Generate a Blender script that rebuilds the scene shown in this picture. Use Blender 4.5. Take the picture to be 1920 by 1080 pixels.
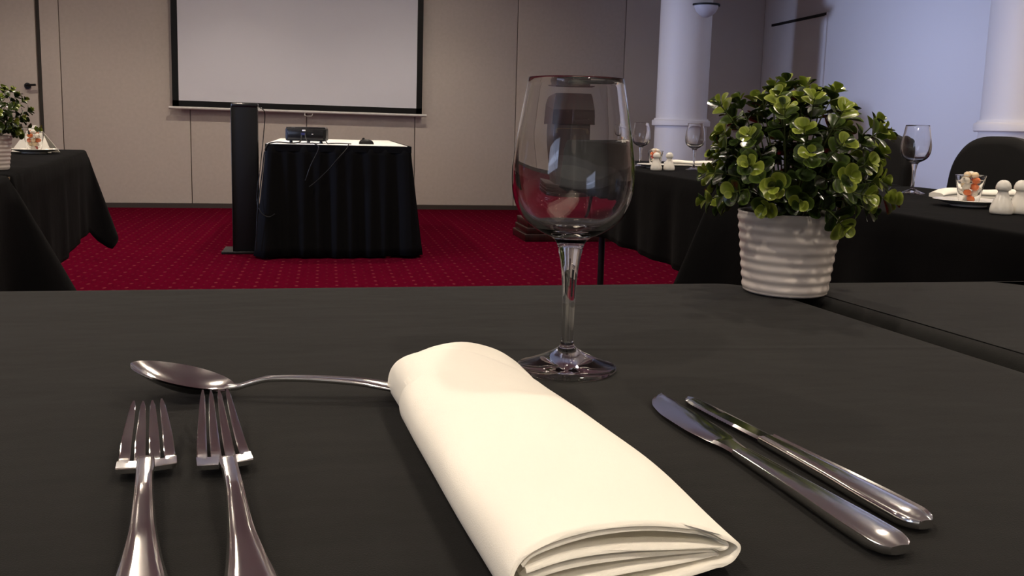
import bpy, bmesh, math, random
from mathutils import Vector, Matrix
PI = math.pi
for o in list(bpy.data.objects): bpy.data.objects.remove(o)
S = bpy.context.scene
C = S.collection
R = math.radians

# ------------------------------------------------------------------ camera
# room axes: x right, y towards the screen wall, z up; camera above the seat at the near table
YAW, PITCH, ROLL = R(12.0), math.atan(223 / 1650), .026
cam = bpy.data.cameras.new('camera'); cam_o = bpy.data.objects.new('camera', cam); C.objects.link(cam_o)
fw = Vector((math.sin(YAW) * math.cos(PITCH), math.cos(YAW) * math.cos(PITCH), -math.sin(PITCH)))
rt = Vector((math.cos(YAW), -math.sin(YAW), 0)); up = rt.cross(fw)
r2 = rt * math.cos(ROLL) + up * math.sin(ROLL); u2 = up * math.cos(ROLL) - rt * math.sin(ROLL)
m = Matrix((r2, u2, -fw)).transposed().to_4x4(); m.translation = Vector((0, 0, .905))
cam_o.matrix_world = m
cam.sensor_width = 36; cam.lens = 1650 / 1920 * 36; cam.shift_y = -80 / 1920
cam.clip_start = .02; cam.clip_end = 60
S.camera = cam_o
# ------------------------------------------------------------------ world, daylight, exposure
W = bpy.data.worlds.new('sky'); S.world = W; W.use_nodes = True
W.node_tree.nodes['Background'].inputs[0].default_value = (.45, .62, 1, 1)
W.node_tree.nodes['Background'].inputs[1].default_value = .6
def area(name, loc, direction, sx, sy, energy, col):
    l = bpy.data.lights.new(name, 'AREA'); l.shape = 'RECTANGLE'; l.size = sx; l.size_y = sy; l.energy = energy; l.color = col
    o = bpy.data.objects.new(name, l); C.objects.link(o); o.location = loc
    o.rotation_euler = Vector(direction).to_track_quat('-Z', 'Z').to_euler(); return o
area('daylight_side', (-7.44, 4.95, 1.30), (1, math.tan(R(6.5)), .02), .6, .9, 33, (.46, .58, 1.0)).data.spread = R(27)     # narrow window in the left wall
area('daylight_rear', (-5.0, -3.14, 1.65), (.25, 1, .15), 2.9, 1.2, 45, (.62, .72, 1.0))                                       # wide window behind the camera
S.view_settings.view_transform = 'Standard'; S.view_settings.look = 'None'
S.view_settings.gamma = 1; S.view_settings.use_curve_mapping = False; S.view_settings.exposure = -0.12
S.cycles.max_bounces = 10; S.cycles.diffuse_bounces = 4; S.cycles.glossy_bounces = 4; S.cycles.transmission_bounces = 10
DOWN_W = 46.0                                        # watts of every ceiling downlight
DOWN_COL = (1, .86, .70)
CEIL = 2.75

# ------------------------------------------------------------------ materials
def mat(name, col=(.5, .5, .5), rough=.6, metal=0, **kw):
    M = bpy.data.materials.new(name); M.use_nodes = True
    p = M.node_tree.nodes['Principled BSDF']
    p.inputs['Base Color'].default_value = (*col, 1); p.inputs['Roughness'].default_value = rough; p.inputs['Metallic'].default_value = metal
    for k, v in kw.items():
        p.inputs[k.replace('_', ' ')].default_value = v
    return M
def N(M, t, **props):
    n = M.node_tree.nodes.new(t)
    for k, v in props.items(): setattr(n, k, v)
    return n
def L(M, a, b): M.node_tree.links.new(a, b)
def P(M): return M.node_tree.nodes['Principled BSDF']
def math_n(M, op, a, b=None, c=None):
    n = N(M, 'ShaderNodeMath', operation=op)
    for i, v in enumerate((a, b, c)):
        if v is None: continue
        if isinstance(v, (int, float)): n.inputs[i].default_value = v
        else: L(M, v, n.inputs[i])
    return n.outputs[0]
def bump(M, scale, strength, dist=.002, detail=4, coord='Object', stretch=None):
    tc = N(M, 'ShaderNodeTexCoord'); nz = N(M, 'ShaderNodeTexNoise'); nz.inputs['Scale'].default_value = scale; nz.inputs['Detail'].default_value = detail
    src = tc.outputs[coord]
    if stretch:
        mp = N(M, 'ShaderNodeMapping'); mp.inputs['Scale'].default_value = stretch; L(M, src, mp.inputs['Vector']); src = mp.outputs[0]
    L(M, src, nz.inputs['Vector'])
    b = N(M, 'ShaderNodeBump'); b.inputs['Strength'].default_value = strength; b.inputs['Distance'].default_value = dist
    L(M, nz.outputs['Fac'], b.inputs['Height'])
    prev = P(M).inputs['Normal'].links
    if prev: L(M, prev[0].from_socket, b.inputs['Normal'])
    L(M, b.outputs[0], P(M).inputs['Normal'])
    return nz
def vary(M, c1, c2, scale, detail=4, lo=.3, hi=.7, stretch=None):
    tc = N(M, 'ShaderNodeTexCoord'); nz = N(M, 'ShaderNodeTexNoise'); nz.inputs['Scale'].default_value = scale; nz.inputs['Detail'].default_value = detail
    src = tc.outputs['Object']
    if stretch:
        mp = N(M, 'ShaderNodeMapping'); mp.inputs['Scale'].default_value = stretch; L(M, src, mp.inputs['Vector']); src = mp.outputs[0]
    L(M, src, nz.inputs['Vector'])
    r = N(M, 'ShaderNodeValToRGB'); r.color_ramp.elements[0].color = (*c1, 1); r.color_ramp.elements[1].color = (*c2, 1)
    r.color_ramp.elements[0].position = lo; r.color_ramp.elements[1].position = hi
    L(M, nz.outputs['Fac'], r.inputs[0]); L(M, r.outputs[0], P(M).inputs['Base Color'])
    return r
MT = {}
CREASE = (.642, -.096)                               # pressed crease on the near cloth: y = a + b x
MT['wall'] = mat('wall_fabric', (.56, .50, .45), .85); bump(MT['wall'], 260, .25, .001); vary(MT['wall'], (.54, .485, .435), (.58, .52, .47), 30)
MT['plaster'] = mat('plaster', (.60, .545, .50), .8); bump(MT['plaster'], 60, .12, .001)
MT['ceil'] = mat('ceiling_paint', (.74, .84, .88), .9); bump(MT['ceil'], 80, .1)
MT['column'] = mat('column_paint', (.74, .69, .64), .55); bump(MT['column'], 25, .05)
MT['joint'] = mat('joint_shadow_gap', (.05, .045, .04), .8)
MT['base'] = mat('baseboard_brown', (.045, .035, .03), .5)
MT['cloth'] = mat('black_cloth', (.0055, .0055, .0051), .95, Sheen_Weight=.085, Sheen_Roughness=.45, Sheen_Tint=(1, .97, .93, 1)); MT['cloth'].node_tree.nodes['Principled BSDF'].inputs['Specular IOR Level'].default_value = .18
bump(MT['cloth'], 1400, .35, .0006, 2); bump(MT['cloth'], 7, .35, .006, 3, stretch=(1, 2.2, 1))
M = MT['cloth']
tc = N(M, 'ShaderNodeTexCoord'); sx = N(M, 'ShaderNodeSeparateXYZ'); L(M, tc.outputs['Object'], sx.inputs[0])
dd = math_n(M, 'SUBTRACT', sx.outputs[1], math_n(M, 'MULTIPLY_ADD', sx.outputs[0], CREASE[1], CREASE[0]))
hh = math_n(M, 'EXPONENT', math_n(M, 'MULTIPLY', math_n(M, 'POWER', math_n(M, 'DIVIDE', dd, .005), 2), -1))
hh = math_n(M, 'MULTIPLY', hh, math_n(M, 'MULTIPLY', math_n(M, 'LESS_THAN', sx.outputs[0], .48), math_n(M, 'GREATER_THAN', sx.outputs[0], .12)))
b = N(M, 'ShaderNodeBump'); b.inputs['Strength'].default_value = .25; b.inputs['Distance'].default_value = .0015
L(M, hh, b.inputs['Height']); L(M, P(M).inputs['Normal'].links[0].from_socket, b.inputs['Normal']); L(M, b.outputs[0], P(M).inputs['Normal'])
MT['cloth_far'] = mat('black_cloth_polyester', (.0022, .0022, .0026), 1.0, Sheen_Weight=.012, Sheen_Roughness=.5); MT['cloth_far'].node_tree.nodes['Principled BSDF'].inputs['Specular IOR Level'].default_value = .06
bump(MT['cloth_far'], 9, .3, .01, 3)
MT['skirt'] = mat('black_skirt', (.0015, .0015, .002), .9, Specular_IOR_Level=.12)
MT['spandex'] = mat('black_spandex', (.003, .0028, .003), .7, Specular_IOR_Level=.25)
MT['napkin'] = mat('ivory_napkin', (.93, .895, .80), .85, Sheen_Weight=.1); bump(MT['napkin'], 1800, .25, .0004, 2); bump(MT['napkin'], 22, .22, .004, 3)
MT['white_cloth'] = mat('white_cloth', (.85, .84, .80), .85)
MT['steel'] = mat('polished_steel', (.93, .92, .90), .13, 1); bump(MT['steel'], 35, .05, .0008, 5)
nz = bump(MT['steel'], 500, .03, .0003, 4)
MT['blade'] = mat('blade_steel', (.80, .79, .79), .10, 1); bump(MT['blade'], 40, .05, .0006)
MT['glass'] = mat('clear_glass', (1, 1, 1), 0.0, 0, Transmission_Weight=1.0, IOR=1.5)
MT['plastic'] = mat('clear_plastic', (1, 1, 1), .05, 0, Transmission_Weight=1.0, IOR=1.25)
MT['ceramic'] = mat('white_ceramic', (.83, .80, .73), .18, Coat_Weight=.4)
MT['pot'] = mat('cream_pot_glaze', (.74, .67, .62), .38); bump(MT['pot'], 40, .08, .001)
MT['soil'] = mat('dark_moss', (.012, .014, .006), .95)
MT['stem'] = mat('plant_stem', (.07, .09, .02), .6)
MT['screen'] = mat('screen_fabric', (.72, .73, .80), .9); bump(MT['screen'], 3, .15, .02, 2)
MT['black'] = mat('black_plastic', (.004, .004, .0042), .5, Specular_IOR_Level=.25)
MT['black_gloss'] = mat('black_gloss', (.006, .006, .007), .2)
MT['rail'] = mat('white_rail', (.66, .64, .62), .4)
MT['wood'] = mat('dark_mahogany', (.018, .004, .004), .3); vary(MT['wood'], (.012, .0028, .0026), (.03, .007, .006), 3, 6, .35, .65, (14, 14, 1))
MT['gold'] = mat('gold_inlay', (.25, .17, .08), .4, .6)
MT['metal_dark'] = mat('dark_metal', (.03, .03, .03), .4, .8)
MT['ply'] = mat('table_board', (.25, .17, .1), .6)
MT['frosted'] = mat('frosted_bowl', (.55, .53, .55), .35)
MT['lens'] = mat('lamp_lens', (1, 1, 1), .4, Emission_Color=(1, .85, .68, 1), Emission_Strength=420)
MT['trim'] = mat('white_trim', (.8, .79, .77), .4)
MT['navy'] = mat('projector_panel', (.02, .025, .09), .3)
# carpet: crimson with woven rows of pale dots
M = MT['carpet'] = mat('crimson_carpet', (.2, .006, .016), 1.0, Specular_IOR_Level=0.0)
tc = N(M, 'ShaderNodeTexCoord'); sx = N(M, 'ShaderNodeSeparateXYZ'); L(M, tc.outputs['Object'], sx.inputs[0])
def dots(px, py, ox, oy, rx, ry):
    a = math_n(M, 'SUBTRACT', math_n(M, 'FRACT', math_n(M, 'ADD', math_n(M, 'DIVIDE', sx.outputs[0], px), ox)), .5)
    b = math_n(M, 'SUBTRACT', math_n(M, 'FRACT', math_n(M, 'ADD', math_n(M, 'DIVIDE', sx.outputs[1], py), oy)), .5)
    d = math_n(M, 'SQRT', math_n(M, 'ADD', math_n(M, 'POWER', math_n(M, 'MULTIPLY', a, px / rx), 2), math_n(M, 'POWER', math_n(M, 'MULTIPLY', b, py / ry), 2)))
    n = N(M, 'ShaderNodeMapRange'); n.inputs[1].default_value = 1.15; n.inputs[2].default_value = .6; L(M, d, n.inputs[0]); return n.outputs[0]
d1 = dots(.11, .125, 0, 0, .0105, .020); d2 = math_n(M, 'MULTIPLY', dots(.11, .125, .5, .5, .008, .016), .45)
nz = N(M, 'ShaderNodeTexNoise'); nz.inputs['Scale'].default_value = 60; nz.inputs['Detail'].default_value = 5; L(M, tc.outputs['Object'], nz.inputs['Vector'])
rp = N(M, 'ShaderNodeValToRGB'); rp.color_ramp.elements[0].color = (.052, .0010, .0075, 1); rp.color_ramp.elements[1].color = (.088, .0022, .0125, 1); L(M, nz.outputs['Fac'], rp.inputs[0])
mx = N(M, 'ShaderNodeMix', data_type='RGBA'); L(M, math_n(M, 'MULTIPLY', math_n(M, 'MAXIMUM', d1, d2), math_n(M, 'MULTIPLY', nz.outputs['Fac'], .9)), mx.inputs[0])
L(M, rp.outputs[0], mx.inputs[6]); mx.inputs[7].default_value = (.19, .036, .045, 1); L(M, mx.outputs[2], P(M).inputs['Base Color'])
bump(M, 400, .3, .002)
# leaves: darker blade, paler margin
def leaf_mat(name, inner, edge, rough=.22):
    M = mat(name, inner, rough)
    tc = N(M, 'ShaderNodeTexCoord'); s = N(M, 'ShaderNodeSeparateXYZ'); L(M, tc.outputs['UV'], s.inputs[0])
    r = N(M, 'ShaderNodeValToRGB'); r.color_ramp.elements[0].color = (*inner, 1); r.color_ramp.elements[1].color = (*edge, 1)
    r.color_ramp.elements[0].position = .55; r.color_ramp.elements[1].position = 1
    L(M, s.outputs[0], r.inputs[0]); L(M, r.outputs[0], P(M).inputs['Base Color'])
    P(M).inputs['Subsurface Weight'].default_value = 0
    return M
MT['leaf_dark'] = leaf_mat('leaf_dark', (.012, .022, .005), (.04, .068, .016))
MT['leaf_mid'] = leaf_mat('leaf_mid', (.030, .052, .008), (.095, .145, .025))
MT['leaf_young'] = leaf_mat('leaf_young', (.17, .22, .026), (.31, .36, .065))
for k, c in dict(candy_orange=(.75, .16, .03), candy_white=(.85, .78, .66), candy_red=(.55, .05, .03), candy_cream=(.80, .62, .38)).items():
    MT[k] = mat(k, c, .22, Coat_Weight=.5)

# ------------------------------------------------------------------ mesh helpers
class MB:
    def __init__(s): s.v = []; s.f = []
    def add(s, vs, fs):
        n = len(s.v); s.v += [tuple(v) for v in vs]; s.f += [tuple(i + n for i in f) for f in fs]; return s
    def box(s, x0, x1, y0, y1, z0, z1, bev=0):
        if bev <= 0:
            return s.add([(x, y, z) for z in (z0, z1) for y in (y0, y1) for x in (x0, x1)],
                         [(0, 2, 3, 1), (4, 5, 7, 6), (0, 1, 5, 4), (2, 6, 7, 3), (0, 4, 6, 2), (1, 3, 7, 5)])
        bm = bmesh.new(); bmesh.ops.create_cube(bm, size=1)
        for v in bm.verts: v.co = Vector(((x0 + x1) / 2 + v.co.x * (x1 - x0), (y0 + y1) / 2 + v.co.y * (y1 - y0), (z0 + z1) / 2 + v.co.z * (z1 - z0)))
        bmesh.ops.bevel(bm, geom=bm.edges[:], offset=bev, segments=3, profile=.5, affect='EDGES')
        bm.verts.index_update()
        s.add([v.co[:] for v in bm.verts], [[v.index for v in f.verts] for f in bm.faces]); bm.free(); return s
    def loft(s, rings, cap0=True, cap1=True, closed=True):
        n = len(rings[0]); vs = [p for r in rings for p in r]; fs = []
        for i in range(len(rings) - 1):
            for j in range(n if closed else n - 1):
                k = (j + 1) % n; fs.append((i * n + j, i * n + k, (i + 1) * n + k, (i + 1) * n + j))
        if cap0: fs.append(tuple(reversed(range(n))))
        if cap1: fs.append(tuple((len(rings) - 1) * n + j for j in range(n)))
        return s.add(vs, fs)
    def lathe(s, prof, seg=48, c=(0, 0, 0)):
        # prof: list of (r, z); r = 0 closes
        rings = []; n = len(s.v); idx = []
        for r, z in prof:
            if r <= 1e-7: idx.append([len(s.v)]); s.v.append((c[0], c[1], c[2] + z))
            else:
                idx.append(list(range(len(s.v), len(s.v) + seg)))
                s.v += [(c[0] + r * math.cos(2 * PI * j / seg), c[1] + r * math.sin(2 * PI * j / seg), c[2] + z) for j in range(seg)]
        for a, b in zip(idx, idx[1:]):
            for j in range(seg):
                k = (j + 1) % seg
                if len(a) == 1 and len(b) == 1: continue
                if len(a) == 1: s.f.append((a[0], b[k], b[j]))
                elif len(b) == 1: s.f.append((a[j], a[k], b[0]))
                else: s.f.append((a[j], a[k], b[k], b[j]))
        return s
    def tube(s, pts, rad, seg=8):
        rings = []; pts = [Vector(p) for p in pts]
        for i, p in enumerate(pts):
            t = (pts[min(i + 1, len(pts) - 1)] - pts[max(i - 1, 0)]).normalized()
            a = t.cross(Vector((0, 0, 1)) if abs(t.z) < .95 else Vector((1, 0, 0))).normalized(); b = t.cross(a)
            r = rad[i] if isinstance(rad, (list, tuple)) else rad
            rings.append([tuple(p + a * (r * math.cos(2 * PI * j / seg)) + b * (r * math.sin(2 * PI * j / seg))) for j in range(seg)])
        return s.loft(rings)
    def build(s, name, m, parent=None, smooth=True, angle=40):
        me = bpy.data.meshes.new(name); me.from_pydata(s.v, [], s.f); me.validate(); me.update()
        bm = bmesh.new(); bm.from_mesh(me); bmesh.ops.recalc_face_normals(bm, faces=bm.faces[:]); bm.to_mesh(me); bm.free()
        me.materials.append(MT[m] if isinstance(m, str) else m)
        if smooth:
            me.polygons.foreach_set('use_smooth', [True] * len(me.polygons))
            me.set_sharp_from_angle(angle=R(angle))
        o = bpy.data.objects.new(name, me); C.objects.link(o)
        if parent: o.parent = parent
        return o
def tag(o, label, cat, group=None):
    o['label'] = label; o['category'] = cat
    if group: o['group'] = group
    return o
def thing(name, label, cat, loc=(0, 0, 0), rz=0, group=None):
    o = bpy.data.objects.new(name, None); C.objects.link(o); o.empty_display_size = .05
    o.location = loc; o.rotation_euler = (0, 0, rz); return tag(o, label, cat, group)
def struct(o, label=None):
    o['kind'] = 'structure'
    if label: o['label'] = label
    return o
def dup(o, parent=None):
    c = o.copy(); C.objects.link(c); c.parent = parent
    for ch in list(o.children): dup(ch, c)
    return c
def copy_of(root, loc, rz, label, group=None):
    r = dup(root); r.location = loc; r.rotation_euler = (0, 0, rz); r['label'] = label
    if group: r['group'] = group
    return r
def catmull(pts, n):
    pts = [Vector(p) for p in pts]; out = []
    for i in range(len(pts) - 1):
        p0 = pts[max(i - 1, 0)]; p1 = pts[i]; p2 = pts[i + 1]; p3 = pts[min(i + 2, len(pts) - 1)]
        for k in range(n):
            t = k / n
            out.append(.5 * ((2 * p1) + (p2 - p0) * t + (2 * p0 - 5 * p1 + 4 * p2 - p3) * t * t + (3 * p1 - p0 - 3 * p2 + p3) * t ** 3))
    out.append(pts[-1]); return out
def lerp_tab(tab, s):
    """smooth curve through the points of a table (monotone slopes)"""
    if s <= tab[0][0]: return tab[0][1]
    n = len(tab)
    def slope(i):
        if i == 0 or i == n - 1: i0, i1 = (0, 1) if i == 0 else (n - 2, n - 1); return (tab[i1][1] - tab[i0][1]) / (tab[i1][0] - tab[i0][0])
        a = (tab[i][1] - tab[i - 1][1]) / (tab[i][0] - tab[i - 1][0]); b = (tab[i + 1][1] - tab[i][1]) / (tab[i + 1][0] - tab[i][0])
        return 0 if a * b <= 0 else 2 * a * b / (a + b)
    for i in range(n - 1):
        if s <= tab[i + 1][0]:
            h = tab[i + 1][0] - tab[i][0]; t = (s - tab[i][0]) / h
            return (2 * t ** 3 - 3 * t * t + 1) * tab[i][1] + (t ** 3 - 2 * t * t + t) * h * slope(i) + (3 * t * t - 2 * t ** 3) * tab[i + 1][1] + (t ** 3 - t * t) * h * slope(i + 1)
    return tab[-1][1]
def lin_tab(tab, s):
    if s <= tab[0][0]: return tab[0][1]
    for (a, va), (b, vb) in zip(tab, tab[1:]):
        if s <= b: return va + (vb - va) * (s - a) / (b - a)
    return tab[-1][1]
rnd = random.Random(7)

# ------------------------------------------------------------------ the room
XL, XR, YB, YF = -7.5, 4.85, -3.2, 9.45
WY = 4.95                                              # middle of the window
struct(MB().box(XL, XR, YB, YF, -.05, 0).build('floor', 'carpet', smooth=False), 'crimson carpet with rows of small pale dots')
struct(MB().box(XL, XR, YB, YF, CEIL, CEIL + .05).build('ceiling', 'ceil', smooth=False))
# far wall: recessed backing with upright movable-wall panels in front of it
wf = struct(MB().box(XL, XR, YF, YF + .1, 0, CEIL).build('wall_far', 'joint', smooth=False), 'beige far wall made of tall upright panels')
J = [XL, -2.52, -1.337, -.20, .914, 2.0, 3.205, XR]
for i, (a, b) in enumerate(zip(J, J[1:])):
    if i == 0: a, b = -2.695, -2.52
    g = .0035
    MB().box(a + g, b - g, YF - .05, YF, .045, CEIL, .004).build('panel', 'wall' if i < 6 else 'plaster', wf)
MB().box(XL, -3.62, YF - .05, YF, .045, CEIL, .004).build('panel', 'wall', wf)
MB().box(-3.62, -2.695, YF - .05, YF, 2.12, CEIL, .004).build('panel', 'wall', wf)
struct(MB().box(XL, -3.62, YF - .066, YF, 0, .045).box(-2.69, XR, YF - .066, YF, 0, .045).build('baseboard_far', 'base', smooth=False))
d = struct(MB().box(-3.60, -2.735, YF - .045, YF, .02, 2.10, .003).build('door_1', 'wall'), 'flush beige door in the far wall')
hb = MB().tube([(-2.82, YF - .045, 1.175), (-2.82, YF - .095, 1.175), (-2.805, YF - .10, 1.178), (-2.735, YF - .10, 1.182)], .011)
hb.tube([(-2.82, YF - .046, 1.172), (-2.82, YF - .060, 1.172)], .030, 20); hb.build('door_handle', 'metal_dark', d)
struct(MB().box(XR, XR + .1, YB, YF, 0, CEIL).build('wall_right', 'plaster', smooth=False))
d = struct(MB().box(XR - .012, XR, 8.14, 9.16, .02, 2.07, .003).build('door_2', 'plaster'), 'flush painted door in the right wall')
MB().box(XR - .02, XR, 8.10, 9.20, 2.075, 2.10).build('door_track', 'metal_dark', d, smooth=False)
MB().box(XR - .016, XR, 8.085, 8.13, .02, 2.10).build('jamb', 'plaster', d, smooth=False)
struct(MB().box(XR - .015, XR, YB, 8.08, 0, .07).build('baseboard_right', 'base', smooth=False))
struct(MB().box(XL, -6.5, YB - .1, YB, 0, CEIL).box(-3.5, XR, YB - .1, YB, 0, CEIL).box(-6.5, -3.5, YB - .1, YB, 0, 1.0).box(-6.5, -3.5, YB - .1, YB, 2.3, CEIL).build('wall_back', 'ceil', smooth=False))
wn = struct(MB().box(-6.5, -6.46, YB - .08, YB + .02, 1.0, 2.3).box(-3.54, -3.5, YB - .08, YB + .02, 1.0, 2.3).box(-6.46, -3.54, YB - .08, YB + .02, 1.0, 1.04).box(-6.46, -3.54, YB - .08, YB + .02, 2.26, 2.3).build('window_2', 'trim', smooth=False), 'wide white framed window')
for xx in (-5.485, -4.515): MB().box(xx - .015, xx + .015, YB - .07, YB - .03, 1.04, 2.26).build('mullion', 'trim', wn, smooth=False)
for x0, x1 in ((-6.46, -5.50), (-5.47, -4.53), (-4.50, -3.54)): MB().box(x0, x1, YB - .055, YB - .05, 1.04, 2.26).build('pane', 'glass', wn, smooth=False)
# left wall with a window opening
y0, y1 = WY - .45, WY + .45
wl = MB().box(XL - .1, XL, YB, y0, 0, CEIL).box(XL - .1, XL, y1, YF, 0, CEIL).box(XL - .1, XL, y0, y1, 0, 0.8).box(XL - .1, XL, y0, y1, 1.8, CEIL)
struct(wl.build('wall_left', 'plaster', smooth=False))
wn = struct(MB().box(XL - .08, XL + .02, y0, y0 + .04, 0.8, 1.8).box(XL - .08, XL + .02, y1 - .04, y1, 0.8, 1.8).box(XL - .08, XL + .02, y0 + .04, y1 - .04, 0.8, 0.84).box(XL - .08, XL + .02, y0 + .04, y1 - .04, 1.76, 1.8).build('window_1', 'trim', smooth=False), 'white framed window')
MB().box(XL - .06, XL - .054, y0 + .04, y1 - .04, 0.84, 1.76).build('pane', 'glass', wn, smooth=False)
MB().box(XL - .07, XL - .03, WY - .015, WY + .015, 0.84, 1.76).build('mullion', 'trim', wn, smooth=False)

# ceiling downlights
k = 0
for yy in (-1.9, -.1, 1.7, 3.5, 5.2, 6.7, 8.0):
    for xx in ((-2.7, -.9, .9, 2.7, 3.9) if yy == 3.5 else (-2.7, -.9, .9, 2.7) if yy < 5 else (-2.7, -.9, .9)):
        t = thing('ceiling_downlight', 'round white recessed ceiling downlight shining warm light', 'downlight', (xx, yy, CEIL), 0, 'ceiling downlights in rows')
        if k == 0:
            ring = MB().lathe([(.045, -.002), (.062, -.002), (.062, -.010), (.055, -.013), (.045, -.006), (.045, -.002)], 28).build('trim_ring', 'trim', t)
            lens = MB().lathe([(0, -.004), (.044, -.004), (.044, -.001), (0, -.001)], 28).build('lens', 'lens', t)
        else:
            for src in (ring, lens):
                c = src.copy(); C.objects.link(c); c.parent = t
        k += 1
        l = bpy.data.lights.new('downlight_bulb', 'SPOT'); l.energy = DOWN_W; l.color = DOWN_COL; l.spot_size = R(122); l.spot_blend = .8; l.shadow_soft_size = .035
        lo = bpy.data.objects.new('downlight_bulb', l); C.objects.link(lo); lo.parent = t; lo.location = (0, 0, -.03)

# columns
def column(loc, label):
    t = thing('column', label, 'column', loc, 0, 'round white columns')
    MB().lathe([(0, 1.015), (.242, 1.015), (.242, CEIL - .001), (0, CEIL - .001)], 72).build('shaft', 'column', t)
    MB().lathe([(0, .0), (.246, .0), (.246, .95), (0, .95)], 72).build('lower_drum', 'column', t)
    MB().lathe([(0, .948), (.268, .948), (.276, .955), (.276, .995), (.270, 1.003), (.258, 1.006), (.255, 1.02), (0, 1.02)], 72).build('moulding', 'column', t)
    return t
c1 = column((3.33, 8.02, 0), 'round white column with the wall lamp, behind the far glasses')
c2 = column((4.30, 4.83, 0), 'nearest round white column at the right edge, behind the chair')
# wall lamp on the far column
ld = Vector((.135 * math.cos(YAW) - .21 * math.sin(YAW), -.135 * math.sin(YAW) - .21 * math.cos(YAW), 0))
t = thing('wall_lamp', 'half bowl wall lamp with a black rim on the white column', 'wall lamp', (3.33 + ld.x, 8.02 + ld.y, 1.945), 0)
MB().lathe([(0, 0), (.03, .003), (.062, .018), (.092, .045), (.110, .078), (.116, .104), (.110, .104), (.10, .08), (.08, .05), (.05, .025), (0, .012)], 40).build('bowl', 'frosted', t)
MB().lathe([(.105, .102), (.130, .102), (.132, .108), (.130, .118), (.105, .118), (.105, .102)], 40).build('rim', 'black', t)

# projector screen, hung a few centimetres off the wall
t = thing('projector_screen', 'large white pull-down projection screen with black border on the far wall', 'projection screen', (-.26, 9.32, 0))
x0, x1, zb, zt = -1.235, 1.235, 1.012, 2.66
MB().box(x0 + .055, x1 - .055, -.0005, .0015, zb + .055, zt - .05).build('screen_fabric', 'screen', t, smooth=False)
MB().box(x0, x0 + .06, -.002, .003, zb, zt).box(x1 - .06, x1, -.002, .003, zb, zt).box(x0, x1, -.002, .003, zb, zb + .058).box(x0, x1, -.002, .003, zt - .06, zt).build('black_border', 'black', t, smooth=False)
MB().tube([(x0 - .035, .0, zb - .014), (x1 + .05, .0, zb - .014)], .014, 12).build('bottom_rail', 'rail', t)
MB().box(x0 - .1, x1 + .1, -.04, .06, zt, zt + .085, .01).build('housing', 'rail', t)
MB().tube([(.04, -.012, zb - .02), (.04, -.014, zb - .05), (.06, -.014, zb - .058), (.11, -.014, zb - .056), (.12, -.012, zb - .03)], .0035, 6).build('pull_handle', 'rail', t)
bpy.data.objects['projector_screen'].rotation_euler = (0, R(.25), 0)

# ------------------------------------------------------------------ tables and cloths
def table(poly, z, label, ht=.028, inset=.12, legs=True, nm='banquet_table'):
    cx = sum(p[0] for p in poly) / 4; cy = sum(p[1] for p in poly) / 4
    t = thing(nm, label, 'table', (cx, cy, 0))
    q = []
    for x, y in poly:
        dx, dy = x - cx, y - cy; l = math.hypot(dx, dy); q.append((dx * (1 - .014 / l), dy * (1 - .014 / l)))
    MB().loft([[(x, y, z - .006 - ht) for x, y in q], [(x, y, z - .006) for x, y in q]]).build('tabletop', 'ply', t, smooth=False)
    for x, y in q:
        l = math.hypot(x, y); lx, ly = x - math.copysign(inset, x), y - math.copysign(min(.30, abs(y) * .4), y)
        MB().lathe([(0, 0), (.019, 0), (.019, .012), (.016, .014), (.016, z - .006 - ht), (0, z - .006 - ht)], 16, (lx, ly, 0)).build('leg', 'metal_dark', t)
    return t
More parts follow.
